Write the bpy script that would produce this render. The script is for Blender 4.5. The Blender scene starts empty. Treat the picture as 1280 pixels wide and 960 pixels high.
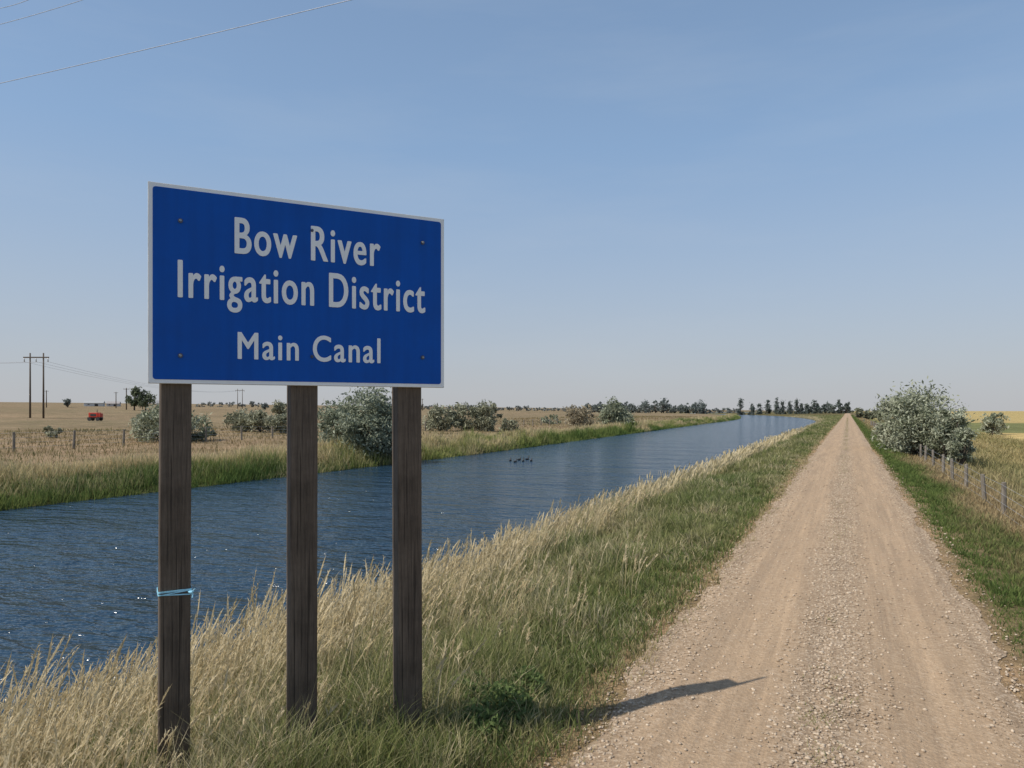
import bpy, bmesh, math, numpy as np
from mathutils import Vector, Matrix
rng = np.random.default_rng(7)
sc = bpy.context.scene
sc.view_settings.view_transform = 'Standard'; sc.view_settings.look = 'None'; sc.view_settings.exposure = 0
TH = math.atan(420/925); C, S = math.cos(TH), math.sin(TH); CAMH = 2.35
def W(px, Z):
    xc = (px-640)/925*Z
    return (xc*C - Z*S, xc*S + Z*C)

# ---------------------------------------------------------------- helpers
def vnoise(x, y, seed=0):
    x = np.asarray(x, float); y = np.asarray(y, float)
    xi = np.floor(x).astype(np.int64); yi = np.floor(y).astype(np.int64)
    fx = x-xi; fy = y-yi; fx = fx*fx*(3-2*fx); fy = fy*fy*(3-2*fy)
    def h(a, b):
        n = (a*374761393 + b*668265263 + seed*1442695041) & 0x7fffffff
        n = ((n ^ (n >> 13))*1274126177) & 0x7fffffff
        n = n ^ (n >> 16)
        return (n % 100003)/100003.0
    return (h(xi, yi)*(1-fx)+h(xi+1, yi)*fx)*(1-fy)+(h(xi, yi+1)*(1-fx)+h(xi+1, yi+1)*fx)*fy
def fbm(x, y, seed=0, o=3):
    s = 0; a = .5; t = 0
    for i in range(o):
        s = s+a*vnoise(x*2**i, y*2**i, seed+i); t += a; a *= .5
    return s/t
def link(ob, parent=None):
    sc.collection.objects.link(ob)
    if parent is not None: ob.parent = parent
    return ob
def mesh_np(name, V, F, mats, col=None, smooth=False, matidx=None, parent=None):
    V = np.asarray(V, np.float32).reshape(-1, 3); F = np.asarray(F, np.int32)
    me = bpy.data.meshes.new(name)
    me.vertices.add(len(V)); me.vertices.foreach_set('co', V.ravel())
    k = F.shape[1]
    me.loops.add(F.size); me.loops.foreach_set('vertex_index', F.ravel())
    me.polygons.add(len(F)); me.polygons.foreach_set('loop_start', np.arange(len(F), dtype=np.int32)*k)
    if matidx is not None: me.polygons.foreach_set('material_index', np.asarray(matidx, np.int32))
    me.polygons.foreach_set('use_smooth', np.full(len(F), smooth, dtype=bool))
    me.update(calc_edges=True)
    if col is not None:
        a = me.color_attributes.new('col', 'FLOAT_COLOR', 'POINT')
        cc = np.ones((len(V), 4), np.float32); cc[:, :3] = np.asarray(col).reshape(-1, 3)
        a.data.foreach_set('color', cc.ravel())
    for m in mats: me.materials.append(m)
    return link(bpy.data.objects.new(name, me), parent)
def empty(name, loc=(0, 0, 0), rz=0):
    e = bpy.data.objects.new(name, None); e.location = loc; e.rotation_euler = (0, 0, rz); e.empty_display_size = .3
    return link(e)
def newmat(name):
    m = bpy.data.materials.new(name); m.use_nodes = True
    nt = m.node_tree; nt.nodes.clear()
    out = nt.nodes.new('ShaderNodeOutputMaterial')
    return m, nt, out
def N(nt, t, **kw):
    n = nt.nodes.new(t)
    for k, v in kw.items():
        if k in n.inputs: n.inputs[k].default_value = v
        else: setattr(n, k, v)
    return n
def ramp(nt, fac, stops):
    r = nt.nodes.new('ShaderNodeValToRGB'); e = r.color_ramp.elements
    while len(e) < len(stops): e.new(.5)
    for i, (p, c) in enumerate(stops):
        e[i].position = p; e[i].color = (*c, 1) if len(c) == 3 else c
    nt.links.new(fac, r.inputs[0]); return r.outputs[0]
def mixc(nt, fac, a, b, mode='MIX'):
    m = nt.nodes.new('ShaderNodeMix'); m.data_type = 'RGBA'; m.blend_type = mode
    for sock, v in ((m.inputs[0], fac), (m.inputs[6], a), (m.inputs[7], b)):
        if isinstance(v, (int, float)): sock.default_value = v
        elif isinstance(v, tuple): sock.default_value = (*v, 1)
        else: nt.links.new(v, sock)
    return m.outputs[2]
def objco(nt, scale=(1, 1, 1)):
    tc = nt.nodes.new('ShaderNodeTexCoord'); mp = nt.nodes.new('ShaderNodeMapping')
    mp.inputs['Scale'].default_value = scale
    nt.links.new(tc.outputs['Object'], mp.inputs[0]); return mp.outputs[0]
def noise(nt, co, scale, detail=4, rough=.6):
    n = N(nt, 'ShaderNodeTexNoise', Scale=scale, Detail=detail, Roughness=rough)
    nt.links.new(co, n.inputs['Vector']); return n.outputs['Fac']
def bump(nt, h, strength, dist=.02):
    b = N(nt, 'ShaderNodeBump', Strength=strength, Distance=dist)
    nt.links.new(h, b.inputs['Height']); return b.outputs['Normal']
def simple(name, colr, rough=.6, metal=0, var=.25, scale=8, bmp=0):
    m, nt, out = newmat(name)
    p = N(nt, 'ShaderNodeBsdfPrincipled', Roughness=rough, Metallic=metal)
    co = objco(nt); n = noise(nt, co, scale)
    c = ramp(nt, n, [(.3, tuple(v*(1-var) for v in colr)), (.7, tuple(min(1, v*(1+var)) for v in colr))])
    nt.links.new(c, p.inputs['Base Color'])
    if bmp: nt.links.new(bump(nt, n, bmp), p.inputs['Normal'])
    nt.links.new(p.outputs[0], out.inputs[0]); return m
def leafmat(name, trans=.35):
    m, nt, out = newmat(name)
    a = N(nt, 'ShaderNodeAttribute', attribute_name='col')
    d = N(nt, 'ShaderNodeBsdfDiffuse'); t = N(nt, 'ShaderNodeBsdfTranslucent'); mx = N(nt, 'ShaderNodeMixShader')
    mx.inputs[0].default_value = trans
    nt.links.new(a.outputs['Color'], d.inputs[0]); nt.links.new(a.outputs['Color'], t.inputs[0])
    nt.links.new(d.outputs[0], mx.inputs[1]); nt.links.new(t.outputs[0], mx.inputs[2]); nt.links.new(mx.outputs[0], out.inputs[0])
    return m

# ---------------------------------------------------------------- terrain function
def cshift(t): return .0004*np.clip(np.asarray(t, float)-180, 0, 600)**2
def bshift(t): return .05*np.clip(np.asarray(t, float)-50, 0, 150)
PD = [-26, -25, -23, -10, -8.4, -7, -5.6, -4.2, -3, -1.8, 1.4, 2.2, 3.7, 5, 8, 5000]
PZ = [-1.0, -1.3, -2, -2, -1.4, -1.0, -.62, -.25, -.08, -.04, -.04, -.1, -.5, -.72, -.85, -.85]
PD = [-5000, -33, -29, -27.2]+PD; PZ = [-.35, -.35, -.3, -.6]+PZ
def unwarp(x, t):
    x, t = np.broadcast_arrays(np.asarray(x, float), np.asarray(t, float))
    c = cshift(t); b = bshift(t); k2 = -7-c; k3 = -26-c-b
    r = np.where(x > -3, x, 0)
    r = np.where((x <= -3) & (x > k2), -3+(x+3)*(-4)/(k2+3), r)
    r = np.where((x <= k2) & (x > k3), -7+(x-k2)*(-19)/(k3-k2), r)
    return np.where(x <= k3, x-k3-26, r)
def warp(d, t):
    d, t = np.broadcast_arrays(np.asarray(d, float), np.asarray(t, float))
    c = cshift(t); b = bshift(t); k2 = -7-c; k3 = -26-c-b
    r = np.where(d > -3, d, 0)
    r = np.where((d <= -3) & (d > -7), -3+(d+3)*(k2+3)/(-4), r)
    r = np.where((d <= -7) & (d > -26), k2+(d+7)*(k3-k2)/(-19), r)
    return np.where(d <= -26, d+26+k3, r)
def zprof(d, t):
    z = np.interp(d, PD, PZ)+.012*np.clip(-(d+29), 0, None)
    n = (fbm(d*.9+50, t*.5, 3)-.5)
    amp = np.where((d < -2.2) & (d > -8), .16, 0)+np.where(d < -25, .30, 0)+np.where(d > 2, .12, 0)
    z = z+n*amp
    z = z+.14*np.exp(-((d+3.3)/.9)**2)*np.exp(-((t-4)/3.)**2)
    z = z+np.where(d < -40, (fbm(d*.02, t*.02+9, 5)-.5)*np.clip((-d-40)*.01, 0, 1.2), 0)
    return z
def zat(x, t): return float(zprof(unwarp(x, t), np.asarray(t, float)))

# ---------------------------------------------------------------- materials
def ground_material():
    m, nt, out = newmat('ground_soil_and_thatch')
    a = N(nt, 'ShaderNodeAttribute', attribute_name='col'); co = objco(nt)
    n1 = noise(nt, co, 9, 8, .75); n2 = noise(nt, co, .35, 6, .7); n3 = noise(nt, co, 55, 3, .7)
    c = mixc(nt, 1.0, a.outputs['Color'], ramp(nt, n1, [(.3, (.45, .45, .42)), (.68, (1.45, 1.4, 1.3))]), 'MULTIPLY')
    c = mixc(nt, 1.0, c, ramp(nt, n2, [(.35, (.72, .76, .66)), (.65, (1.2, 1.14, 1.1))]), 'MULTIPLY')
    c = mixc(nt, 1.0, c, ramp(nt, n3, [(.35, (.6, .6, .6)), (.65, (1.3, 1.3, 1.3))]), 'MULTIPLY')
    p = N(nt, 'ShaderNodeBsdfPrincipled', Roughness=.95); p.inputs['Specular IOR Level'].default_value = .1
    nt.links.new(c, p.inputs['Base Color']); nt.links.new(bump(nt, n1, .8, .05), p.inputs['Normal'])
    nt.links.new(p.outputs[0], out.inputs[0]); return m
M_ground = ground_material()
M_leaf = leafmat('grass_blades', .38); M_tree = leafmat('tree_leaves', .25)

def road_material():
    m, nt, out = newmat('gravel_road_surface')
    co = objco(nt); sep = N(nt, 'ShaderNodeSeparateXYZ'); nt.links.new(co, sep.inputs[0])
    wob = noise(nt, objco(nt, (.6, .25, 1)), 1.2, 5, .65)
    ad = N(nt, 'ShaderNodeMath', operation='MULTIPLY_ADD'); nt.links.new(wob, ad.inputs[0]); ad.inputs[1].default_value = .35; nt.links.new(sep.outputs[0], ad.inputs[2])
    mr = N(nt, 'ShaderNodeMapRange'); nt.links.new(ad.outputs[0], mr.inputs[0])
    mr.inputs[1].default_value = -1.7+.17; mr.inputs[2].default_value = 1.4+.17
    G = (0, 0, 0); T = (1, 1, 1)
    track = ramp(nt, mr.outputs[0], [(.03, G), (.17, T), (.36, T), (.45, G), (.55, G), (.64, T), (.83, T), (.97, G)])
    fine = noise(nt, co, 120, 3, .8); med = noise(nt, co, 14, 6, .75); big = noise(nt, objco(nt, (2.2, .12, 1)), 1.5, 6, .7)
    strk = noise(nt, objco(nt, (9, .15, 1)), 1.5, 5, .7)
    pat = noise(nt, objco(nt, (1.4, .7, 1)), 2.2, 5, .7)
    v = N(nt, 'ShaderNodeTexVoronoi', Scale=36); nt.links.new(co, v.inputs['Vector'])
    vs = N(nt, 'ShaderNodeSeparateColor'); nt.links.new(v.outputs['Color'], vs.inputs[0])
    stones = ramp(nt, vs.outputs[0], [(0, (.20, .145, .095)), (.35, (.30, .22, .145)), (.7, (.41, .31, .21)), (1, (.57, .47, .35))])
    dust = ramp(nt, med, [(.3, (.36, .25, .155)), (.7, (.465, .338, .215))])
    gravel = mixc(nt, .66, mixc(nt, 1.0, dust, (.9, .9, .9), 'MULTIPLY'), stones)
    tk = mixc(nt, 1.0, track, ramp(nt, pat, [(.35, (.6,)*3), (.6, (1,)*3)]), 'MULTIPLY')
    c = mixc(nt, tk, gravel, mixc(nt, .12, dust, stones))
    c = mixc(nt, 1.0, c, ramp(nt, big, [(.3, (.82, .82, .83)), (.7, (1.14, 1.12, 1.10))]), 'MULTIPLY')
    c = mixc(nt, 1.0, c, ramp(nt, strk, [(.3, (.86, .86, .87)), (.7, (1.12, 1.11, 1.10))]), 'MULTIPLY')
    c = mixc(nt, 1.0, c, ramp(nt, fine, [(.3, (.78, .78, .78)), (.7, (1.18, 1.18, 1.18))]), 'MULTIPLY')
    p = N(nt, 'ShaderNodeBsdfPrincipled', Roughness=.95); p.inputs['Specular IOR Level'].default_value = .12
    nt.links.new(c, p.inputs['Base Color'])
    h = mixc(nt, .5, v.outputs['Distance'], fine)
    nt.links.new(bump(nt, h, .75, .018), p.inputs['Normal'])
    nt.links.new(p.outputs[0], out.inputs[0]); return m
M_road = road_material()

def water_material():
    m, nt, out = newmat('canal_water')
    p = N(nt, 'ShaderNodeBsdfPrincipled', Roughness=.14, IOR=1.33)
    n0 = noise(nt, objco(nt, (.15, .05, 1)), 1, 3, .6)
    tc = nt.nodes.new('ShaderNodeTexCoord')
    def wave(sx, sy, sc_, det):
        mpn = nt.nodes.new('ShaderNodeMapping'); mpn.inputs['Rotation'].default_value = (0, 0, -TH-.15); mpn.inputs['Scale'].default_value = (sx, sy, 1)
        nt.links.new(tc.outputs['Object'], mpn.inputs[0]); return noise(nt, mpn.outputs[0], sc_, det, .55)
    w1 = wave(.5, 1, 3.8, 3); w2 = wave(.45, 1, 1.4, 3); w3 = wave(.3, 1, .36, 2)
    def madd(a, k, b):
        q = N(nt, 'ShaderNodeMath', operation='MULTIPLY_ADD'); nt.links.new(a, q.inputs[0]); q.inputs[1].default_value = k
        if b is None: q.inputs[2].default_value = 0
        else: nt.links.new(b, q.inputs[2])
        return q.outputs[0]
    h = madd(w3, .7, madd(w2, .36, madd(w1, .22, None)))
    nrm = bump(nt, h, 1.0, 1.0)
    nt.links.new(ramp(nt, n0, [(.3, (.014, .036, .062)), (.7, (.021, .047, .076))]), p.inputs['Base Color'])
    nt.links.new(nrm, p.inputs['Normal']); nt.links.new(p.outputs[0], out.inputs[0]); return m
M_water = water_material()

def wood_material(name, dark, light):
    m, nt, out = newmat(name)
    g = noise(nt, objco(nt, (22, 22, .9)), 3, 8, .75); b = noise(nt, objco(nt, (1, 1, 1)), 3, 5, .7)
    cr = noise(nt, objco(nt, (45, 45, .6)), 1.6, 3, .5)
    c = ramp(nt, g, [(.3, dark), (.7, light)])
    c = mixc(nt, 1.0, c, ramp(nt, b, [(.3, (.65, .62, .58)), (.7, (1.25, 1.22, 1.2))]), 'MULTIPLY')
    c = mixc(nt, 1.0, c, ramp(nt, cr, [(.33, (.25, .23, .2)), (.4, (1, 1, 1))]), 'MULTIPLY')
    p = N(nt, 'ShaderNodeBsdfPrincipled', Roughness=.85); nt.links.new(c, p.inputs['Base Color'])
    nt.links.new(bump(nt, mixc(nt, .5, g, cr), .7, .01), p.inputs['Normal']); nt.links.new(p.outputs[0], out.inputs[0]); return m
M_wood = wood_material('weathered_sign_post_wood', (.052, .038, .028), (.165, .13, .098))
M_fence = wood_material('fence_post_wood', (.13, .11, .09), (.30, .27, .22))
M_pole = simple('pole_wood', (.10, .075, .055), .9)
M_wire = simple('wire_metal', (.42, .43, .45), .5, .2)
M_bark = simple('bark', (.10, .08, .06), .95)

# ---------------------------------------------------------------- terrain mesh
tn = np.concatenate([np.arange(-40, -2, 2.), np.arange(-2, 20, .35), np.arange(20, 60, .9), np.geomspace(60, 4000, 170)])
dn = np.concatenate([-np.geomspace(4000, 62, 70), np.arange(-60, -30, 1.), np.arange(-30, -23, .4), [-22, -18, -14, -11, -10], np.arange(-9, -1.6, .28), [-1.2, 0, 1.1], np.arange(1.4, 9, .35), np.arange(9.5, 40, 2.), np.geomspace(42, 4000, 50)])
D, T = np.meshgrid(dn, tn)
X = warp(D, T); Zt = zprof(D, T)
Vt = np.stack([X, T, Zt], -1)
nd = len(dn); ntt = len(tn)
i, j = np.meshgrid(np.arange(nd-1), np.arange(ntt-1))
a = (j*nd+i).ravel(); Ft = np.stack([a, a+1, a+1+nd, a+nd], -1)
f1 = fbm(D*.03, T*.012, 11)[..., None]; f2 = fbm(D*.25, T*.12, 12)[..., None]
f4 = np.clip(fbm(D*.012, T*.03, 15)[..., None]*3-1, 0, 1)
field = np.array([.285, .205, .14])*(1-f1)+np.array([.21, .17, .11])*f1
field = field*(1-.4*f4)+np.array([.19, .16, .10])*.4*f4
col = field*(.75+.5*f2)
band = ((D > -33) & (D < -25))[..., None]
col = np.where(band, np.array([.12, .12, .05])*(.7+.6*f2), col)
near = ((D >= -25) & (D < -2))[..., None]
col = np.where(near, np.array([.13, .11, .05])*(.7+.6*f2), col)
col = np.where(((D >= -2.1) & (D < 1.7))[..., None], np.array([.32, .225, .14]), col)
col = np.where(((D >= 1.7) & (D < 7))[..., None], np.array([.18, .145, .08])*(.7+.6*f2), col)
g = np.where((T > 48) & (T < 125), 1., 0)[..., None]; g2 = np.where((T > 220), 1., 0)[..., None]
gg = np.clip(g+g2*.8, 0, 1)*np.clip((D[..., None]-7)/4, 0, 1)
rf = np.array([.17, .18, .08])*(1-gg)+np.array([.50, .38, .18])*gg
col = np.where((D >= 7)[..., None], rf*(.8+.4*f2), col)
mesh_np('ground', Vt, Ft, [M_ground], col, smooth=True)

# water
tw = np.concatenate([np.arange(-40, 60, 4.), np.geomspace(60, 2500, 60)]); dw = np.array([-6.4, -10, -16, -22, -26.6])
D2, T2 = np.meshgrid(dw, tw); X2 = warp(D2, T2)
i, j = np.meshgrid(np.arange(4), np.arange(len(tw)-1)); a = (j*5+i).ravel()
mesh_np('canal_water', np.stack([X2, T2, np.full_like(X2, -1.0)], -1), np.stack([a, a+1, a+6, a+5], -1), [M_water], smooth=True)

# road
def edgeL(t): return -1.72+.34*(fbm(t*.55, t*0+3.3, 21)-.5)+.30*(fbm(t*2.3, t*0+1.3, 22)-.5)
def edgeR(t): return 1.38+.3*(fbm(t*.5, t*0+7.3, 23)-.5)+.28*(fbm(t*2.1, t*0+5.3, 24)-.5)
tr = np.concatenate([np.arange(-30, 0, 1.), np.arange(0, 30, .12), np.arange(30, 80, .5), np.geomspace(80, 3500, 120)])
us = np.linspace(0, 1, 41); U, TR = np.meshgrid(us, tr)
eL = edgeL(TR); eR = edgeR(TR); XR = eL+(eR-eL)*U
def roadz(x, u):
    r = .025*np.exp(-((x+.95)/.28)**2)+.025*np.exp(-((x-.68)/.28)**2)
    return -.030+.05*np.clip(np.minimum(u, 1-u)*7, 0, 1)-r
ZR = roadz(XR, U)+.016*(fbm(XR*5, TR*4, 30)-.5)*np.clip(np.minimum(U, 1-U)*9, 0, 1)
i, j = np.meshgrid(np.arange(40), np.arange(len(tr)-1)); a = (j*41+i).ravel()
mesh_np('gravel_road', np.stack([XR, TR, ZR], -1), np.stack([a, a+1, a+42, a+41], -1), [M_road], smooth=True)

# pebbles (one object)
def icosa():
    bm = bmesh.new(); bmesh.ops.create_icosphere(bm, subdivisions=1, radius=1)
    v = np.array([x.co[:] for x in bm.verts]); f = np.array([[q.index for q in p.verts] for p in bm.faces]); bm.free(); return v, f
iv, fi = icosa()
n = 28000
tt = np.exp(rng.uniform(math.log(3.2), math.log(42), n))
kind = rng.random(n)
xx = np.where(kind < .45, rng.normal(-.14, .22, n), np.where(kind < .65, rng.normal(-1.62, .22, n), np.where(kind < .82, rng.normal(1.3, .2, n), rng.uniform(-1.7, 1.4, n))))
sz = (.0035+.013*rng.random(n)**2.6)*(1+tt*.022)
u = np.clip((xx-edgeL(tt))/(edgeR(tt)-edgeL(tt)), 0, 1)
zz = roadz(xx, u)
R = rng.random((n, 1, 3))*.7+.65; R[..., 2] *= .6
P = iv[None]*(1+.25*(rng.random((n, len(iv), 1))-.5))*R*sz[:, None, None]
P[..., 0] += xx[:, None]; P[..., 1] += tt[:, None]; P[..., 2] += zz[:, None]+sz[:, None]*.24
b = rng.random((n, 1))**1.2; pc = np.array([[.27, .195, .125]])*(1-b)+np.array([[.55, .44, .32]])*b
mp, ntp, outp = newmat('pebble_stone')
pa = N(ntp, 'ShaderNodeAttribute', attribute_name='col'); pp = N(ntp, 'ShaderNodeBsdfPrincipled', Roughness=.9)
ntp.links.new(pa.outputs['Color'], pp.inputs['Base Color']); ntp.links.new(pp.outputs[0], outp.inputs[0])
mesh_np('road_gravel', P, (fi[None]+(np.arange(n)*len(iv))[:, None, None]).reshape(-1, 3), [mp], np.repeat(pc[:, None], len(iv), 1), smooth=True)

# ---------------------------------------------------------------- grass
def blade_geo(P, H, Wd, az, lean, cr, ct, prof, lev, rotw=None):
    n = len(P); s = np.asarray(lev); L = len(s); pr = np.asarray(prof)
    dirx = np.stack([np.cos(az), np.sin(az), 0*az], -1)
    wa = rng.uniform(0, 2*np.pi, n) if rotw is None else rotw
    wv = np.stack([np.cos(wa), np.sin(wa), 0*wa], -1)
    s_ = s[None, :, None]; l = lean[:, None, None]
    cen = P[:, None, :]+dirx[:, None, :]*H[:, None, None]*l*s_**1.8+np.array([0, 0, 1.])*(H[:, None, None]*(s_-.28*l*s_**2.2))
    off = wv[:, None, :]*(Wd[:, None]*pr[None, :])[..., None]*.5
    V = np.stack([cen-off, cen+off], 2)
    base = (np.arange(n)*L*2)[:, None]; k = (np.arange(L-1)*2)[None]
    a = (base+k); F = np.stack([a, a+1, a+3, a+2], -1).reshape(-1, 4)
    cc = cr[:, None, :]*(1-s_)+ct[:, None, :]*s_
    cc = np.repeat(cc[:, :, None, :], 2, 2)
    return V.reshape(-1, 3), F, cc.reshape(-1, 3)
class Acc:
    def __init__(s): s.V = []; s.F = []; s.C = []; s.n = 0
    def add(s, g):
        V, F, Cc = g; s.V.append(V); s.F.append(F+s.n); s.C.append(Cc); s.n += len(V)
    def make(s, name, mat): return mesh_np(name, np.concatenate(s.V), np.concatenate(s.F), [mat], np.concatenate(s.C))
GREEN = np.array([.160, .200, .060]); LUSH = np.array([.095, .140, .043]); OLIVE = np.array([.27, .26, .11]); TAN = np.array([.50, .40, .22]); PALE = np.array([.70, .59, .39]); BROWN = np.array([.26, .185, .10])
def clumped(nc, per, dlo, dhi, tlo, thi, spread, warpit=True):
    t = np.exp(rng.uniform(math.log(tlo), math.log(thi), nc)); d = rng.uniform(dlo, dhi, nc)
    t = np.repeat(t, per); d = np.repeat(d, per); cid = np.repeat(np.arange(nc), per)
    sp = spread*(1+t*.02)
    dx = rng.normal(0, 1, len(t))*sp; dy = rng.normal(0, 1, len(t))*sp
    d = np.clip(d+dx, dlo-.1, dhi+.1); t = t+dy
    x = warp(d, t)
    return d, t, x, np.arctan2(dy, dx), cid
LV = [0, .35, .7, 1]; PR = [.8, 1, .7, .05]
def lerp(a, b, f): return a*(1-f)+b*f
def grass(acc, nc, per, dlo, dhi, tlo, thi, spread, hfun, cfun, wmul=1., lean=(.15, .8), keep=None):
    d, t, x, az, cid = clumped(nc, per, dlo, dhi, tlo, thi, spread)
    ch = rng.random(nc)[cid]; cc = rng.random(nc)[cid]
    if keep is not None:
        k = keep(d, t) > rng.random(len(d))
        d, t, x, az, ch, cc = d[k], t[k], x[k], az[k], ch[k], cc[k]
    n = len(d); z = zprof(d, t)-.01
    dist = np.hypot(x, t)
    H = hfun(d, t)*(.5+.7*ch)*(.55+.7*rng.random(n))
    Wd = wmul*(.003+.00072*dist)*(.7+.6*rng.random(n))
    az = az+rng.normal(0, .7, n)
    ln = rng.uniform(lean[0], lean[1], n)
    c = cfun(d, t, cc, rng.random(n))
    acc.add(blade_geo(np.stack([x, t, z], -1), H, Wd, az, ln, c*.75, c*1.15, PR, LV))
def dryness(d, t):
    base = np.clip((-d-4.7-.3*np.clip((t-8)/10, 0, 1))/1.3, 0, 1)
    patch = fbm(d*1.0, t*.4, 41)
    return np.clip(base*.8+(patch-.5)*1.7+.02, 0, 1)
def bank_col(d, t, cc, r):
    dr = dryness(d, t); m = (np.clip(dr+(cc-.5)*.7+(r-.5)*.7, 0, 1))[:, None]
    gr = lerp(LUSH, GREEN, cc[:, None]); gr = lerp(gr, OLIVE, np.clip(fbm(d*.8+5, t*.3, 44)*2-.6, 0, 1)[:, None])
    tn_ = lerp(TAN, PALE, r[:, None])
    tn_ = lerp(tn_, BROWN, (np.clip(cc-.75, 0, 1)*2)[:, None])
    return lerp(gr, tn_, m)
def bank_h(d, t):
    h = np.interp(-d, [1.8, 2.2, 3.0, 4.0, 5.5, 7], [.07, .16, .26, .33, .46, .44])
    return h*(.3+1.4*fbm(d*.9, t*.6, 47))
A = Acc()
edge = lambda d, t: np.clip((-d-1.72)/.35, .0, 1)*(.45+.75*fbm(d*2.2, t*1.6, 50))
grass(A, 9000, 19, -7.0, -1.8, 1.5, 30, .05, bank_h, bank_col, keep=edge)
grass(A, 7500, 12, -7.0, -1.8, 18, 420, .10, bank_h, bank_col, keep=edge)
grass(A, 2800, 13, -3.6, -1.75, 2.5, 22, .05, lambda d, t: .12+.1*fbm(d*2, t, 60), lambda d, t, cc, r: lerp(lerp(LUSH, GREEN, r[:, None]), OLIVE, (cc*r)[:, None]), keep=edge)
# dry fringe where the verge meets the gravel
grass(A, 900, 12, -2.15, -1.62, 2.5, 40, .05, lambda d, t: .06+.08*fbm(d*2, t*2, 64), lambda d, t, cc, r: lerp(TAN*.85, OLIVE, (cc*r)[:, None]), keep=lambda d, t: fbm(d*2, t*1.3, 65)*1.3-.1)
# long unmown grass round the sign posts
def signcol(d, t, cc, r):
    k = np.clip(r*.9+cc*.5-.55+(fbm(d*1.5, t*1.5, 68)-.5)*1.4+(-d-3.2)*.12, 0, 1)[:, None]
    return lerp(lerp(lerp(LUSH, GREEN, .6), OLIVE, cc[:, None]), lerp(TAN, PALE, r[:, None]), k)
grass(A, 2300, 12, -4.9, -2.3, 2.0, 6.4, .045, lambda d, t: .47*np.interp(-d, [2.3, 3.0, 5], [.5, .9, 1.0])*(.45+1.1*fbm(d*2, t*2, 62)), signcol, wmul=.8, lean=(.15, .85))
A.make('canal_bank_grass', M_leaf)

# seed-head stalks
def stalks(acc, nc, per, dlo, dhi, tlo, thi, h, heads=True, spread=.09):
    d, t, x, az, cid = clumped(nc, per, dlo, dhi, tlo, thi, spread)
    n = len(d); z = zprof(d, t); dist = np.hypot(x, t)
    H = h*(.6+.55*rng.random(nc)[cid])*(.7+.45*rng.random(n))
    wind = .5+rng.normal(0, .8, n); ln = rng.uniform(.1, .5, n)
    Wd = (.0022+.0006*dist); r = rng.random((n, 1)); c = lerp(TAN*.95, PALE, r)
    lv = [0, .3, .6, .78, .84, .92, 1]
    acc.add(blade_geo(np.stack([x, t, z], -1), H, Wd, wind, ln, lerp(c, OLIVE, .35), c, [1, 1, .9, .8, 2.4, 2.2, .2], lv))
    K = 8
    for k in range(K):
        s = .76+.22*k/K
        P = np.stack([x, t, z], -1)+np.stack([np.cos(wind), np.sin(wind), 0*wind], -1)*(H*ln*s**1.8)[:, None]
        P[:, 2] += H*(s-.28*ln*s**2.2)
        m = dist < 22
        q = m.sum()
        a2 = wind[m]+rng.normal(0, 1.2, q)
        acc.add(blade_geo(P[m], (.026+.035*rng.random(q))*(1.2-.08*k)*(1+dist[m]*.02), (.0045+.0006*dist[m]), a2, rng.uniform(.5, 1., q), c[m]*.95, lerp(c[m], PALE, .5), [.5, 1, .1], [0, .5, 1]))
B = Acc()
stalks(B, 360, 7, -6.9, -3.6, 1.8, 9, .86)
stalks(B, 170, 8, -6.6, -4.4, 2.0, 7, 1.08, spread=.14)
stalks(B, 700, 6, -6.9, -4.8, 6, 90, .86)
stalks(B, 50, 5, -4.2, -2.6, 2.5, 12, .6)
B.make('tall_seed_grass', M_leaf)

# right verge + fence-line dry grass
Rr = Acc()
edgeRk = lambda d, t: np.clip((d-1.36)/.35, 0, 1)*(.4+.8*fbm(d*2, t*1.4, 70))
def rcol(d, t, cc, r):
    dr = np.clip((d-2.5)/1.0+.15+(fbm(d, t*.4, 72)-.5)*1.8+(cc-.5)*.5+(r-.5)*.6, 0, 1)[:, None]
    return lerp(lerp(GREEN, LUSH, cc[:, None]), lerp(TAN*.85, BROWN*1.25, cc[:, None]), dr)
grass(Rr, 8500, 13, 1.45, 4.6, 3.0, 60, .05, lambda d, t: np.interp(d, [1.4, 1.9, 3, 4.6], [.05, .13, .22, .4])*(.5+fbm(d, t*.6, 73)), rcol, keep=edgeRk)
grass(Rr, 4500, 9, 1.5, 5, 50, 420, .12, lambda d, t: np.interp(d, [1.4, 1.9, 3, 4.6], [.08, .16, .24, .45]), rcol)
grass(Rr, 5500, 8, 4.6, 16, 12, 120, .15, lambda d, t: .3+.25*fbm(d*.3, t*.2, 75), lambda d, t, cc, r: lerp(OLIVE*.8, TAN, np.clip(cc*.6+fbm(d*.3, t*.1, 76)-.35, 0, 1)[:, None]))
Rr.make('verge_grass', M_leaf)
# tufts in the road's centre strip
Ct = Acc()
for (tt0, dd0, nn) in [(6.05, -.22, 80), (5.4, -.12, 50), (7.0, -.2, 20), (6.5, -.02, 26), (8.9, -.15, 20)]:
    nC = nn
    x = dd0+rng.normal(0, .08, nC); t = tt0+rng.normal(0, .14, nC)
    Ct.add(blade_geo(np.stack([x, t, np.full(nC, .01)], -1), .03+.045*rng.random(nC), np.full(nC, .005), rng.uniform(0, 6.28, nC), rng.uniform(.4, 1.2, nC), np.tile(GREEN, (nC, 1)), lerp(OLIVE, TAN, rng.random((nC, 1))), PR, LV))
nC = 6500; t = np.exp(rng.uniform(math.log(13), math.log(260), nC)); k = (fbm(t*1.7, t*0, 81) > .46)*(rng.random(nC) < .25+.5*np.clip((t-20)/60, 0, 1)); t = t[k.astype(bool)]; nC = len(t)
x = -.15+rng.normal(0, .11, nC)
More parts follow.
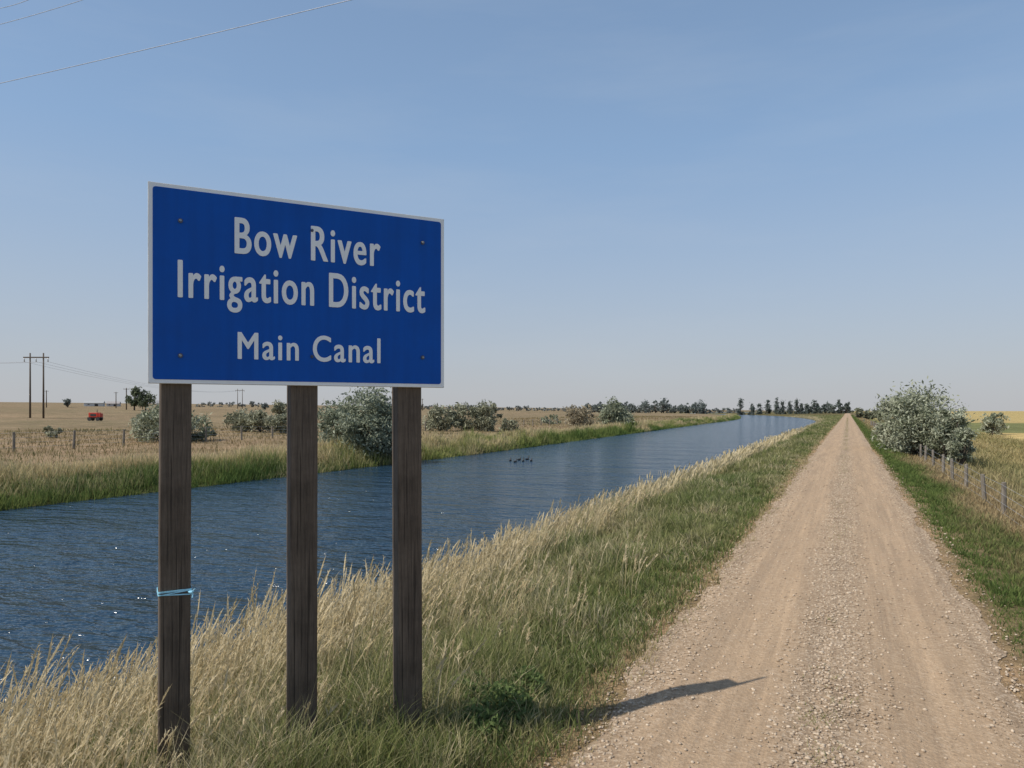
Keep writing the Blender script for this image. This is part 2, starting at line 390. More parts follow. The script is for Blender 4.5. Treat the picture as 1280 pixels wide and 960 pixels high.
Ct.add(blade_geo(np.stack([x, t, np.full(nC, .008)], -1), .03+.035*rng.random(nC), .002+.0003*t, rng.uniform(0, 6.28, nC), rng.uniform(.4, 1.1, nC), np.tile(OLIVE, (nC, 1)), lerp(OLIVE, TAN, rng.random((nC, 1))), PR, LV))
Ct.make('road_centre_grass', M_leaf)

# far bank reeds + pasture grass
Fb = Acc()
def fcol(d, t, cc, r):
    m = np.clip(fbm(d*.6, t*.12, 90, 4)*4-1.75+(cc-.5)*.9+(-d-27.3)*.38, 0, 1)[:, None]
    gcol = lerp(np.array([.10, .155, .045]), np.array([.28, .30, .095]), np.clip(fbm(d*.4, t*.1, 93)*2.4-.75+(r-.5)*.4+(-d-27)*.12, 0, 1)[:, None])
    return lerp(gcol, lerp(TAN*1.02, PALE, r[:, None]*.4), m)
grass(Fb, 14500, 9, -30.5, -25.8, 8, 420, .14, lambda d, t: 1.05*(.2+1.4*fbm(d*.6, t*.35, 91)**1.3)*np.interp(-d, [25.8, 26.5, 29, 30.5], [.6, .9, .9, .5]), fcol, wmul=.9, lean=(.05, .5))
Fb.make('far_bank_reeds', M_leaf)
Pg = Acc()
def pcol(d, t, cc, r):
    return lerp(lerp(BROWN*1.1, TAN*.7, r[:, None]), OLIVE*.7, np.clip(fbm(d*.1, t*.05, 95)*2-.8+(cc-.5)*.8, 0, 1)[:, None])
grass(Pg, 8500, 7, -75, -30, 12, 300, .3, lambda d, t: .2+.25*fbm(d*.3, t*.2, 96), pcol, wmul=.9, lean=(.1, .7), keep=lambda d, t: .1+.9*fbm(d*.12, t*.08, 97))
Pg.make('pasture_grass', M_leaf)

# ---------------------------------------------------------------- trees and shrubs
def limb(p0, p1, r0, r1, k=6):
    p0 = np.array(p0); p1 = np.array(p1); ax = p1-p0; ax = ax/np.linalg.norm(ax)
    u_ = np.cross(ax, [0.3, .9, .1]); u_ /= np.linalg.norm(u_); v_ = np.cross(ax, u_)
    th = np.arange(k)*2*np.pi/k; ring = np.cos(th)[:, None]*u_+np.sin(th)[:, None]*v_
    V = np.concatenate([p0+ring*r0, p1+ring*r1]); a = np.arange(k); b_ = (a+1) % k
    return V, np.stack([a, b_, b_+k, a+k], -1)
def foliage_points(cx, cy, z0, w, h, n, nclump, base=.0, shape='bush', cs=.125):
    cen = []
    while len(cen) < nclump:
        p = rng.uniform(-1, 1, 3)
        q = np.dot(p, p)
        if q > 1 or (q < .12): continue
        cen.append(p*rng.uniform(.82, 1.16))
    cen = np.array(cen)
    if shape == 'cone':
        hh = rng.random(nclump)**1.3; ang = rng.uniform(0, 6.28, nclump); rr = (1-hh)*np.sqrt(rng.random(nclump))
        cen = np.stack([rr*np.cos(ang)*.85, rr*np.sin(ang)*.85, hh*2-1], -1)
    else:
        low = np.clip(-cen[:, 2:3], 0, 1)
        cen[:, :2] *= (1+.4*low)
    ch = h*(1-base)
    wc = np.stack([cx+cen[:, 0]*w*.45, cy+cen[:, 1]*w*.45, z0+h*base+ch*(.46+cen[:, 2]*.44)], -1)
    which = rng.integers(0, nclump, n); cr = (.4+1.2*rng.random(nclump))[which]
    sg = cs*(min(w, h) if shape != 'cone' else w*1.3)
    g = rng.normal(0, .62, (n, 3))
    P = wc[which]+g*(sg*cr)[:, None]*[1.05, 1.05, .9]
    P[:, 2] = np.maximum(P[:, 2], z0+.03)
    return P, which, wc
def leaf_quads(P, size, colr):
    n = len(P); a_ = rng.normal(0, 1, (n, 3)); a_ /= np.linalg.norm(a_, axis=1)[:, None]
    b_ = np.cross(a_, rng.normal(0, 1, (n, 3))); b_ /= np.linalg.norm(b_, axis=1)[:, None]
    s = (size*(.5+.9*rng.random(n)))[:, None]
    V = np.stack([P-a_*s*.8, P-b_*s*.28, P+a_*s*.8, P+b_*s*.28], 1)
    return V.reshape(-1, 3), np.arange(n*4).reshape(-1, 4), np.repeat(colr, 4, 0)
def plant(name, specs, leafcol, light):
    Vs = []; Fs = []; Cs = []; Mi = []; n0 = 0
    for sp_ in specs:
        x, y, w, h, n_, ncl, lf = sp_[:7]; shape = sp_[7] if len(sp_) > 7 else 'bush'; base = sp_[8] if len(sp_) > 8 else 0
        z0 = zat(x, y)
        P, wh, wc = foliage_points(x, y, z0, w, h, n_, ncl, base, shape)
        br = (rng.random(ncl))[wh][:, None]
        mixf = np.clip(br*.9+rng.normal(0, .25, (n_, 1)), 0, 1)
        cc_ = lerp(np.array(leafcol), np.array(light), mixf)
        V, F, c_ = leaf_quads(P, np.full(n_, lf), cc_)
        Vs.append(V); Fs.append(F+n0); Cs.append(c_); Mi.append(np.zeros(len(F))); n0 += len(V)
        th = max(.02, h*.022)
        top = np.array([x, y, z0+h*(base+(1-base)*.45)]); segs = []
        if shape == 'cone' or base > .1:
            segs.append(([x, y, z0-.1], top, th*1.6, th*.9))
            if shape == 'cone': segs.append((top, [x, y, z0+h*.95], th*.9, th*.15))
            root = np.array([x, y, z0+h*max(base, .2)*.9])
        else: root = np.array([x, y, z0-.05])
        for q in wc[:min(ncl, 16)]:
            mid = root*.5+q*.5+rng.normal(0, .03, 3)*w; mid[2] += h*.04
            segs += [(root, mid, th*.8, th*.5), (mid, q, th*.5, th*.15)]
        for s_ in segs:
            V, F = limb(*s_); Vs.append(V); Fs.append(F+n0); Cs.append(np.full((len(V), 3), .1)); Mi.append(np.ones(len(F))); n0 += len(V)
    return mesh_np(name, np.concatenate(Vs), np.concatenate(Fs), [M_tree, M_bark], np.concatenate(Cs), matidx=np.concatenate(Mi))
SILV = (.20, .22, .14); SILV2 = (.45, .46, .34); DG = (.08, .10, .06); DG2 = (.19, .21, .13); HZ = (.14, .165, .155); HZ2 = (.22, .24, .22)  # HZ pair: distance haze put into the leaf colour of far trees
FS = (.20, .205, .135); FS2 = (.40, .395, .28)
def at(px, Z, wpx, hpx, n_, ncl, lfpx, *r):
    x, y = W(px, Z); k_ = Z/925
    return (x, y, wpx*k_, hpx*k_, n_, ncl, lfpx*k_)+r
plant('silver_willow_bush', [at(1150, 44, 80, 98, 11000, 130, 3.2), at(1122, 46, 50, 80, 4500, 60, 3.2), at(1184, 42, 50, 84, 4500, 50, 3.2), at(1200, 40, 34, 56, 1800, 30, 3.2)], SILV, SILV2)
plant('silver_willow_bush', [at(460, 46, 78, 92, 10000, 110, 3.3), at(425, 48, 60, 68, 4500, 50, 3.3), at(488, 47, 44, 76, 3500, 40, 3.3)], (.18, .205, .14), (.41, .43, .32))
plant('silver_willow_bush', [at(205, 58, 74, 50, 6000, 80, 3.1), at(243, 60, 50, 34, 2500, 40, 3.1), at(180, 59, 24, 40, 1500, 24, 3.1)], SILV, SILV2)
plant('field_shrub', [at(300, 82, 40, 25, 2200, 40, 2.8), at(326, 81, 46, 32, 2600, 40, 2.8), at(352, 78, 40, 26, 2200, 36, 2.8), at(378, 80, 36, 24, 1500, 30, 2.8)], FS, FS2)
plant('field_shrub', [at(350, 100, 20, 36, 1300, 24, 2.6, 'bush', .1)], FS, FS2)
plant('field_shrub', [at(608, 92, 36, 44, 2600, 44, 2.8), at(582, 92, 50, 34, 2600, 44, 2.8), at(550, 90, 44, 32, 2200, 36, 2.8), at(636, 95, 22, 18, 900, 20, 2.6)], FS, FS2)
plant('field_shrub', [at(766, 118, 34, 38, 3000, 44, 2.3), at(781, 122, 20, 22, 900, 20, 2.3)], SILV, (.34, .36, .26))
plant('field_shrub', [at(722, 110, 36, 28, 2000, 34, 2.3), at(735, 114, 18, 34, 900, 20, 2.3)], (.26, .22, .15), (.46, .40, .28))
plant('field_shrub', [at(65, 62, 24, 15, 900, 16, 2.8)], FS, FS2)
plant('field_shrub', [at(690, 135, 24, 13, 900, 16, 2.2)], SILV, SILV2)
plant('field_shrub', [at(1240, 95, 24, 26, 1600, 26, 2.5), at(1247, 98, 20, 32, 1100, 18, 2.5)], SILV, SILV2)
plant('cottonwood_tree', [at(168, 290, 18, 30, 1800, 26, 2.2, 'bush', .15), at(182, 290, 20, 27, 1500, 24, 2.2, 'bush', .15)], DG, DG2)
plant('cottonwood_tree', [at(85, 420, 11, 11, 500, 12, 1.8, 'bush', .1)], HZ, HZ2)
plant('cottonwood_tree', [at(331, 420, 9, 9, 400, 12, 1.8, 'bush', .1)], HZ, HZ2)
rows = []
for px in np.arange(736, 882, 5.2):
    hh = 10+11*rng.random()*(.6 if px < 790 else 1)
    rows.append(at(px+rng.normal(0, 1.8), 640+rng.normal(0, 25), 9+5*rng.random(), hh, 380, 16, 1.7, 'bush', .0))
plant('distant_tree_row', rows, (.13, .155, .145), (.21, .23, .205))  # leaf colours paled and greyed to stand in for distance haze
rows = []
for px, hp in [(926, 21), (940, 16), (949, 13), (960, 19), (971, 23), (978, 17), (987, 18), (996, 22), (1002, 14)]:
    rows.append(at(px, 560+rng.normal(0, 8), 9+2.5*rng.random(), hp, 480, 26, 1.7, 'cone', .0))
plant('distant_spruce_row', rows, (.095, .118, .108), (.16, .18, .16))  # needle colours greyed, distance haze painted in
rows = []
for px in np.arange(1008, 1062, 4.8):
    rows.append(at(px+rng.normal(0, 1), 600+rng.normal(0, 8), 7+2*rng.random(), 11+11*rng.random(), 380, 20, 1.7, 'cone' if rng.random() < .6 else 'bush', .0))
plant('distant_tree_row', rows, (.11, .135, .12), (.18, .20, .17))  # haze of distance painted into these leaf colours too
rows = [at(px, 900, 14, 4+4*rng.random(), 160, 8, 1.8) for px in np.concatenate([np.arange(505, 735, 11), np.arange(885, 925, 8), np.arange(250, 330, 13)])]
plant('distant_shrub_row', rows, (.19, .21, .20), (.26, .27, .25))  # palest leaf colours, air haze put into the colour
rows = [at(px, 260, 18, 9+9*rng.random(), 400, 14, 2.0) for px in np.arange(1072, 1110, 9)]
plant('hedge_shrub_row', rows, (.14, .15, .10), (.26, .27, .19))
# low broad-leaf weed mound beside the sign
wv = []
for (px, Z, r_, n_) in [(618, 5.7, .34, 2600), (650, 6.1, .24, 1300), (585, 6.0, .22, 900), (600, 5.3, .2, 700)]:
    x, y = W(px, Z); z0 = zat(x, y); th_ = rng.uniform(0, 6.28, n_); q_ = r_*np.sqrt(rng.random(n_)); bumpy = .55+.9*fbm((x+q_*np.cos(th_))*7, (y+q_*np.sin(th_))*7, 99)
    hh = .24*np.sqrt(np.clip(1-(q_/r_)**2, 0, 1))*bumpy
    wv.append(np.stack([x+q_*np.cos(th_), y+q_*np.sin(th_), z0+hh*(.3+.7*rng.random(n_))], -1))
wv = np.concatenate(wv); wcN = lerp(np.array([.09, .13, .05]), np.array([.20, .26, .095]), rng.random((len(wv), 1)))
V, F, c_ = leaf_quads(wv, np.full(len(wv), .034), wcN)
mesh_np('broadleaf_weed', V, F, [M_leaf], c_)

# ---------------------------------------------------------------- boxes / cylinders helpers
def bevel_box(name, size, loc, mat, parent=None, bev=.006, rot=(0, 0, 0), segs=2):
    bm = bmesh.new(); bmesh.ops.create_cube(bm, size=1)
    for v in bm.verts: v.co = Vector((v.co.x*size[0], v.co.y*size[1], v.co.z*size[2]))
    if bev: bmesh.ops.bevel(bm, geom=bm.edges[:], offset=bev, segments=segs, affect='EDGES', profile=.5)
    me = bpy.data.meshes.new(name); bm.to_mesh(me); bm.free(); me.materials.append(mat)
    o = bpy.data.objects.new(name, me); o.location = loc; o.rotation_euler = rot; return link(o, parent)
def cyl(name, r0, r1, h, loc, mat, parent=None, rot=(0, 0, 0), k=12):
    bm = bmesh.new(); bmesh.ops.create_cone(bm, cap_ends=True, segments=k, radius1=r0, radius2=r1, depth=h)
    me = bpy.data.meshes.new(name); bm.to_mesh(me); bm.free(); me.materials.append(mat)
    for p in me.polygons: p.use_smooth = len(p.vertices) == 4
    o = bpy.data.objects.new(name, me); o.location = loc; o.rotation_euler = rot; return link(o, parent)
def wire(name, pts, r, mat, parent=None):
    cu = bpy.data.curves.new(name, 'CURVE'); cu.dimensions = '3D'; cu.bevel_depth = r; cu.bevel_resolution = 1
    s = cu.splines.new('POLY'); s.points.add(len(pts)-1)
    for p, q in zip(s.points, pts): p.co = (*q, 1)
    cu.materials.append(mat); o = bpy.data.objects.new(name, cu); return link(o, parent)
def sag(p, q, s, n=24):
    p = np.array(p, float); q = np.array(q, float); f = np.linspace(0, 1, n)[:, None]
    r = p*(1-f)+q*f; r[:, 2:] -= s*4*f*(1-f); return r

# ---------------------------------------------------------------- the sign
SX = -.492*4.37; SZ = 4.37
p0 = (SX*C-SZ*S, SX*S+SZ*C); dc = (.885, .463)
dv = (dc[0]*C-dc[1]*S, dc[0]*S+dc[1]*C); rz = math.atan2(dv[1], dv[0])
sign = empty('information_sign', (p0[0], p0[1], 0), rz)
def sign_paint(name, colr, streak):
    m, nt, out = newmat(name)
    p = N(nt, 'ShaderNodeBsdfPrincipled', Roughness=.42); p.inputs['Specular IOR Level'].default_value = .2
    st = noise(nt, objco(nt, (9, 1, .5)), 2.0, 4, .5); bl = noise(nt, objco(nt), 2.5, 5, .65); dt = noise(nt, objco(nt), 60, 3, .7)
    c = mixc(nt, 1.0, colr, ramp(nt, st, [(.35, (1-streak*.5,)*3), (.65, (1+streak*.5,)*3)]), 'MULTIPLY')
    c = mixc(nt, 1.0, c, ramp(nt, bl, [(.3, (1-streak,)*3), (.7, (1+streak,)*3)]), 'MULTIPLY')
    c = mixc(nt, ramp(nt, dt, [(.7, (0, 0, 0)), (.85, (.12, .12, .12))]), c, (.45, .43, .38))
    nt.links.new(c, p.inputs['Base Color']); nt.links.new(ramp(nt, bl, [(.3, (.35,)*3), (.7, (.55,)*3)]), p.inputs['Roughness'])
    nt.links.new(p.outputs[0], out.inputs[0]); return m
M_blue = sign_paint('sign_blue_sheeting', (.001, .080, .40), .10)
M_white = sign_paint('sign_white_sheeting', (.83, .84, .85), .03)
M_edge = simple('sign_plywood_edge', (.55, .54, .51), .8)
SW, SB, ST = 1.884, 2.51, 3.705
SHt = ST-SB
bevel_box('panel_backing', (SW, .022, SHt), (SW/2, .013, (SB+ST)/2), M_edge, sign, .002)
def rrect(name, w, h, r, y, thick, loc, mat):
    bm = bmesh.new(); vs = []
    for cx, cz, a0 in ((w/2-r, h/2-r, 0), (-w/2+r, h/2-r, 90), (-w/2+r, -h/2+r, 180), (w/2-r, -h/2+r, 270)):
        for k in range(7):
            a_ = math.radians(a0+k*15); vs.append(bm.verts.new((cx+r*math.cos(a_), 0, cz+r*math.sin(a_))))
    f = bm.faces.new(vs); r_ = bmesh.ops.extrude_face_region(bm, geom=[f])
    for v in r_['geom']:
        if isinstance(v, bmesh.types.BMVert): v.co.y -= thick
    bmesh.ops.recalc_face_normals(bm, faces=bm.faces)
    me = bpy.data.meshes.new(name); bm.to_mesh(me); bm.free(); me.materials.append(mat)
    o = bpy.data.objects.new(name, me); o.location = loc; return link(o, sign)
rrect('white_border', SW-.006, SHt-.006, .012, 0, .002, (SW/2, .0015, (SB+ST)/2), M_white)
rrect('blue_face', SW-.05, SHt-.05, .018, 0, .0015, (SW/2, -.001, (SB+ST)/2), M_blue)
def text(name, s, x0, x1, zb, cap, fat, spacing=1.1):
    cu = bpy.data.curves.new(name, 'FONT'); cu.body = s; cu.size = 1; cu.extrude = .004; cu.resolution_u = 6; cu.space_character = spacing
    o = bpy.data.objects.new(name, cu); sc.collection.objects.link(o)
    bpy.context.view_layer.update()
    me = bpy.data.meshes.new_from_object(o.evaluated_get(bpy.context.evaluated_depsgraph_get()))
    bpy.data.objects.remove(o)
    co = np.empty(len(me.vertices)*3); me.vertices.foreach_get('co', co); co = co.reshape(-1, 3)
    mn, mx = co[:, 0].min(), co[:, 0].max(); top = co[:, 1].max()
    base = np.stack([x0+fat+(co[:, 0]-mn)/(mx-mn)*(x1-x0-2*fat), -.0038-(co[:, 2]*.25), zb+fat*.7+co[:, 1]/top*(cap-1.4*fat)], -1)
    bmj = bmesh.new()
    for q, (ox, oz) in enumerate([(0, 0), (-1, .0), (1, 0), (0, .7), (0, -.7), (-.7, .5), (.7, .5), (.7, -.5), (-.7, -.5)]):
        m2 = me.copy(); b2 = base.copy(); b2[:, 0] += ox*fat; b2[:, 2] += oz*fat; b2[:, 1] -= q*.00012
        m2.vertices.foreach_set('co', b2.astype(np.float32).ravel()); bmj.from_mesh(m2); bpy.data.meshes.remove(m2)
    mo = bpy.data.meshes.new(name); bmj.to_mesh(mo); bmj.free(); mo.materials.clear(); mo.materials.append(M_white)
    for p in mo.polygons: p.material_index = 0
    return link(bpy.data.objects.new(name, mo), sign)
text('text_bow_river', 'Bow River', .482, 1.417, 3.325, .225, .0048, 1.14)
text('text_irrigation_district', 'Irrigation District', .160, 1.740, 3.03, .225, .0048, 1.14)
text('text_main_canal', 'Main Canal', .50, 1.417, 2.67, .170, .0036, 1.14)
M_bolt = simple('bolt_zinc', (.32, .31, .30), .4, .8)
M_boltb = simple('bolt_painted', (.08, .09, .14), .4, .5)
for bx, bz in ((.175, 3.49), (.175, 2.68), (.957, 3.52), (.957, 2.70), (1.72, 3.52), (1.72, 2.72)):
    mid = .9 < bx < 1; k_ = .75 if mid else 1; mt = M_boltb if mid else M_bolt
    cyl('bolt_washer', .014*k_, .014*k_, .003, (bx, -.0065, bz), M_boltb, sign, (math.pi/2, 0, 0), 20)
    cyl('bolt_head', .009*k_, .0075*k_, .010, (bx, -.013, bz), mt, sign, (math.pi/2, 0, 0), 6)
for k, sx in enumerate((.148, .913, 1.641)):
    bevel_box('post_%d' % (k+1), (.175, .135, 4.35), (sx, .0245+.0675+.001, 1.35), M_wood, sign, .008, (0, math.radians((.25, .1, -.2)[k]), 0))
M_tape = simple('blue_flagging_tape', (.30, .62, .78), .5)
def loop_band(z, tilt, hh):
    bm = bmesh.new(); w, dpt, r = .0925, .0725, .012; ring = []
    for cx, cy, a0 in ((w-r, dpt-r, 0), (-w+r, dpt-r, 90), (-w+r, -dpt+r, 180), (w-r, -dpt+r, 270)):
        for k in range(4):
            a_ = math.radians(a0+k*30); ring.append((cx+r*math.cos(a_), cy+r*math.sin(a_)))
    lo = [bm.verts.new((x, y, x*tilt-hh/2)) for x, y in ring]; hi = [bm.verts.new((x, y, x*tilt+hh/2)) for x, y in ring]
    for k in range(len(ring)):
        q = (k+1) % len(ring); bm.faces.new((lo[k], lo[q], hi[q], hi[k]))
    me = bpy.data.meshes.new('tape_loop'); bm.to_mesh(me); bm.free(); me.materials.append(M_tape)
    o = bpy.data.objects.new('tape_loop', me); o.location = (.148, .093, z)
    md = o.modifiers.new('s', 'SOLIDIFY'); md.thickness = .003; md.offset = 1
    link(o, sign)
loop_band(1.262, .02, .010); loop_band(1.240, -.06, .007); loop_band(1.252, .1, .006)
bm = bmesh.new(); bmesh.ops.create_icosphere(bm, subdivisions=2, radius=.016)
for v in bm.verts: v.co.z *= .7; v.co.x *= 1+.3*math.sin(v.co.z*300)
me = bpy.data.meshes.new('tape_knot'); bm.to_mesh(me); bm.free(); me.materials.append(M_tape)
o = bpy.data.objects.new('tape_knot', me); o.location = (.235, .018, 1.246); link(o, sign)
wire('tape_tail', [(.235, .012, 1.25), (.245, .006, 1.235), (.242, .0, 1.215)], .004, M_tape, sign)
wire('tape_tail_b', [(.235, .012, 1.25), (.252, .004, 1.262), (.256, .0, 1.27)], .003, M_tape, sign)

# ---------------------------------------------------------------- fences
def fence(name, x, ts, h, r, nwires, lean=.03, mat=M_fence):
    e = empty(name, (0, 0, 0)); tops = []
    V = []; F = []; n0 = 0
    for t in ts:
        xx_ = x+rng.normal(0, .04); z = zat(xx_, t); hh = h*(.93+.14*rng.random())
        q = np.array([xx_+rng.normal(0, lean), t+rng.normal(0, lean), z+hh])
        a1, b1 = limb([xx_, t, z-.3], q, r*1.08, r*.95, 8); V.append(a1); F.append(b1+n0); n0 += len(a1)
        a1, b1 = limb(q, q+[0, 0, .015], r*.95, r*.3, 8); V.append(a1); F.append(b1+n0); n0 += len(a1)
        tops.append((xx_, t, z, hh))
    mesh_np('posts', np.concatenate(V), np.concatenate(F), [mat], smooth=False, parent=e)
    for k in range(nwires):
        f = .95-.24*k
        pts = [(a_[0]-r, a_[1], a_[2]+a_[3]*f) for a_ in tops]
        wire('strand_%d' % (k+1), pts, .003 if x > 0 else .006, M_wire, e)
fence('wire_fence', 3.75, np.arange(4.8, 150, 3.6)+.0, .98, .062, 4)
fence('pasture_fence', -46.2, np.arange(10., 150, 3.7), 1.15, .08, 4)

# ---------------------------------------------------------------- power poles and lines
def hframe(x, y, ang, h=13.4):
    z = zat(x, y); e = empty('power_pole', (x, y, z), ang)
    for sx in (-1.35, 1.35): cyl('pole', .2, .13, h, (sx, 0, h/2-.2), M_pole, e, k=10)
    bevel_box('crossarm', (5.2, .16, .24), (0, -.2, h-1.1), M_pole, e, .02)
    for sx in (-2.4, 0, 2.4): cyl('insulator', .09, .06, .8, (sx, -.2, h-1.6), M_bolt, e, k=8)
    return x, y, z+h-2
hx, hy = W(46, 150); f1_ = hframe(hx, hy, TH)
hx2, hy2 = W(-260, 140); f2_ = hframe(hx2, hy2, TH)
hx3, hy3 = W(300, 420)
def upole(px, Z, h, ang=0.4):
    x, y = W(px, Z); z = zat(x, y); e = empty('utility_pole', (x, y, z), TH+ang)
    cyl('pole', .17+Z*.0002, .12+Z*.0002, h, (0, 0, h/2-.2), M_pole, e, k=8)
    bevel_box('crossarm', (2.2, .14, .16), (0, -.15, h-.7), M_pole, e, .01)
    for sx in (-.95, .95): cyl('insulator', .06, .05, .25, (sx, -.15, h-.5), M_bolt, e, k=6)
    return (x, y, z+h-.5)
tops = [upole(-60, 330, 10), upole(58, 400, 9.5), upole(145, 420, 9.5), upole(158, 300, 9.), upole(437, 430, 9.5), upole(466, 520, 10), upole(528, 560, 9)]
pl = empty('power_lines')
for k in (-2.4, 0, 2.4):
    a_ = (f2_[0]+k*C, f2_[1]+k*S, f2_[2]+.9); b_ = (f1_[0]+k*C, f1_[1]+k*S, f1_[2]+.0)
    wire('conductor', sag(a_, b_, 1.2), .022, M_wire, pl)
    c_ = (hx3+k*C, hy3+k*S, zat(hx3, hy3)+10.5)
    wire('conductor', sag(b_, c_, 3), .022, M_wire, pl)
hframe(hx3, hy3, TH, 11.6)
def cw(x, z, h): return (x*C-z*S, x*S+z*C, CAMH+h)
ol = empty('overhead_wires')
def wl(x1, z1, h1, x2, z2, h2, r):
    p_ = np.array(cw(x1, z1, h1)); q_ = np.array(cw(x2, z2, h2)); v_ = q_-p_
    f = np.linspace(-1.6, 3.0, 60)[:, None]; pts = p_+v_*f
    pts[:, 2] += (.06*(f[:, 0])*(f[:, 0]-1))*1.6
    wire('wire', pts, r, M_wire, ol)
wl(-.692*25, 25, 11.05, -.216*20.7, 20.7, 11.49, .010)
wl(-.692*23, 23, 12.0, -.578*21.6, 21.6, 12.0, .008)
wl(-.692*23, 23, 12.5, -.654*22.5, 22.5, 12.48, .008)

# ---------------------------------------------------------------- red pump unit in the field
M_red = simple('red_paint', (.45, .035, .015), .5); M_dark = simple('dark_rubber', (.03, .03, .03), .7)
px_, py_ = W(119, 118); pz_ = zat(px_, py_)
pu = empty('irrigation_pump', (px_, py_, pz_), TH)
bevel_box('engine_housing', (1.5, 1.0, .75), (-.05, 0, .95), M_red, pu, .05)
bevel_box('radiator_cowl', (.3, .9, .6), (.86, 0, .9), M_red, pu, .04)
bevel_box('grille', (.9, .02, .35), (-.05, -.515, .95), M_dark, pu, .005)
bevel_box('skid_frame', (2.1, .9, .14), (0, 0, .5), M_dark, pu, .02)
for sx in (-.65, .65):
    for sy in (-.48, .48): cyl('wheel', .3, .3, .18, (sx, sy, .3), M_dark, pu, (math.pi/2, 0, 0), 16)
cyl('exhaust', .05, .05, .6, (.2, .2, 1.55), M_dark, pu)
def shed(name, px, Z, w, d_, h, colr, rcol_):
    x, y = W(px, Z); z = zat(x, y); e = empty(name, (x, y, z), TH+.3)
    m1 = simple(name+'_wall', colr, .7); m2 = simple(name+'_roof', rcol_, .6)
    bevel_box('walls', (w, d_, h), (0, 0, h/2-.1), m1, e, .02)
    bm = bmesh.new(); hw = w/2+.3; hd = d_/2+.4; rr = d_*.28
    v = [bm.verts.new(q) for q in ((-hw, -hd, 0), (hw, -hd, 0), (hw, hd, 0), (-hw, hd, 0), (-hw, 0, rr), (hw, 0, rr))]
    for f in ((0, 1, 5, 4), (2, 3, 4, 5), (0, 4, 3), (1, 2, 5), (3, 2, 1, 0)): bm.faces.new([v[q] for q in f])
    me = bpy.data.meshes.new('roof'); bm.to_mesh(me); bm.free(); me.materials.append(m2)
    o = bpy.data.objects.new('roof', me); o.location = (0, 0, h-.095); link(o, e)
    bevel_box('door', (w*.18, .06, h*.7), (w*.15, -d_/2-.035, h*.35), M_dark, e, .01)
    bevel_box('window', (w*.1, .06, h*.25), (-w*.25, -d_/2-.035, h*.6), M_dark, e, .01)
shed('farm_shed', 118, 560, 13, 6, 2.6, (.5, .5, .48), (.36, .36, .35))
shed('farm_shed', 142, 580, 9, 6, 2.4, (.45, .43, .41), (.32, .29, .27))
shed('farmhouse', 205, 600, 10, 8, 3.0, (.5, .5, .48), (.25, .24, .24))

# ---------------------------------------------------------------- ducks on the canal
M_duck = simple('duck_feathers', (.035, .030, .025), .7, 0, .5, 30)
def duck_mesh():
    pts = [(-.26, 0, .09, .02), (-.16, 0, .05, .07), (0, 0, .03, .10), (.12, 0, .05, .085), (.18, 0, .12, .045), (.20, 0, .20, .034), (.225, 0, .245, .042), (.27, 0, .24, .022), (.31, 0, .232, .012)]
    me = bpy.data.meshes.new('duck'); me.from_pydata([p[:3] for p in pts], [(k, k+1) for k in range(len(pts)-1)], [])
    o = bpy.data.objects.new('tmp', me); link(o)
    md = o.modifiers.new('k', 'SKIN'); o.modifiers.new('s', 'SUBSURF').levels = 2
    for k, p in enumerate(pts):
        me.skin_vertices[0].data[k].radius = (p[3], p[3]*.9)
        me.skin_vertices[0].data[k].use_root = (k == 2)
    bpy.context.view_layer.update()
    m2 = bpy.data.meshes.new_from_object(o.evaluated_get(bpy.context.evaluated_depsgraph_get())); bpy.data.objects.remove(o)
    m2.materials.clear(); m2.materials.append(M_duck)
    for p in m2.polygons: p.use_smooth = True
    return m2
dm = duck_mesh()
for px, dz in ((638, 0), (644, -1.2), (649, .8), (654, -.4), (659, 1.2), (664, -.2)):
    x, y = W(px, 49+dz); o = bpy.data.objects.new('duck', dm); o.location = (x, y, -1.0); o.rotation_euler = (0, 0, TH+1.2+rng.uniform(-.5, .5)); o.scale = (.8, .8, .85); link(o)

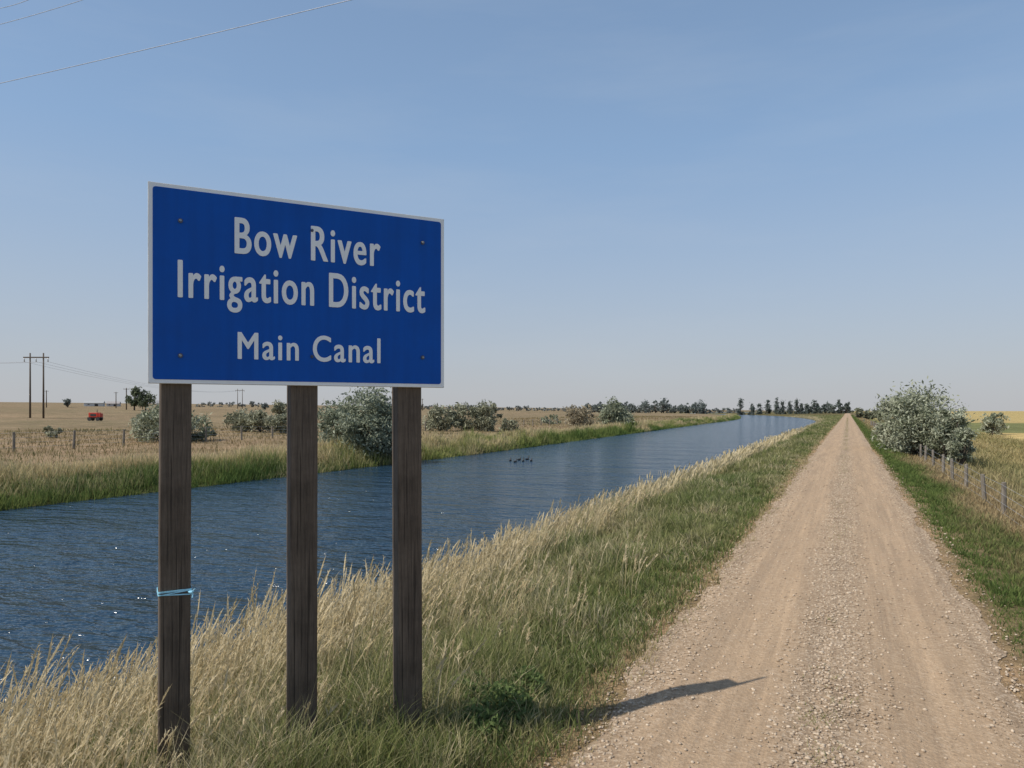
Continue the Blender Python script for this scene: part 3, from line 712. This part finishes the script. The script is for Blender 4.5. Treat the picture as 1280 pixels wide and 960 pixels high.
# ---------------------------------------------------------------- light, sky, camera
el = math.radians(51); al = math.radians(24.5)
sxc, szc = -math.cos(al), -math.sin(al)
sdx, sdy = sxc*C-szc*S, sxc*S+szc*C
sd = Vector((sdx*math.cos(el), sdy*math.cos(el), math.sin(el)))
L = bpy.data.lights.new('sun', 'SUN'); L.energy = 4.5; L.angle = math.radians(.5); L.color = (1, .945, .86)
lo = bpy.data.objects.new('sun', L); lo.rotation_euler = sd.to_track_quat('Z', 'Y').to_euler(); lo.location = (0, 0, 50); link(lo)
w = bpy.data.worlds.new('World'); sc.world = w; w.use_nodes = True; nt = w.node_tree; nt.nodes.clear()
sk = nt.nodes.new('ShaderNodeTexSky'); sk.sky_type = 'NISHITA'; sk.sun_disc = False; sk.sun_elevation = el; sk.sun_rotation = math.atan2(sd.x, sd.y)
sk.altitude = 300; sk.air_density = 1.0; sk.dust_density = .8; sk.ozone_density = 1.6
STR = .13
tc = nt.nodes.new('ShaderNodeTexCoord'); sp3 = nt.nodes.new('ShaderNodeSeparateXYZ'); nt.links.new(tc.outputs['Generated'], sp3.inputs[0])
hz = ramp(nt, sp3.outputs[2], [(0, (.95,)*3), (.06, (.88,)*3), (.2, (.70,)*3), (.45, (.44,)*3), (1, (.2,)*3)])
mpc = nt.nodes.new('ShaderNodeMapping'); mpc.inputs['Scale'].default_value = (1.2, 1.2, 7); mpc.inputs['Rotation'].default_value = (.1, .15, 0); nt.links.new(tc.outputs['Generated'], mpc.inputs[0])
ci = noise(nt, mpc.outputs[0], 1.6, 6, .6); ci = ramp(nt, ci, [(.5, (0, 0, 0)), (.8, (.14, .14, .14))])
haze = mixc(nt, ramp(nt, sp3.outputs[2], [(0, (0, 0, 0)), (.33, (1, 1, 1))]), tuple(v/STR for v in (.475, .485, .51)), tuple(v/STR for v in (.30, .455, .675)))
c = mixc(nt, hz, sk.outputs[0], haze)
c = mixc(nt, ci, c, tuple(v/STR for v in (.55, .60, .66)))
bg = nt.nodes.new('ShaderNodeBackground'); bg.inputs[1].default_value = STR; wo = nt.nodes.new('ShaderNodeOutputWorld')
nt.links.new(c, bg.inputs[0]); nt.links.new(bg.outputs[0], wo.inputs[0])
cam = bpy.data.cameras.new('camera'); cam.sensor_width = 36; cam.lens = 925/1280*36; cam.shift_y = 33/1280; cam.clip_end = 12000; cam.clip_start = .05
co_ = bpy.data.objects.new('camera', cam); co_.location = (0, 0, CAMH); co_.rotation_euler = (math.pi/2, 0, TH); link(co_); sc.camera = co_
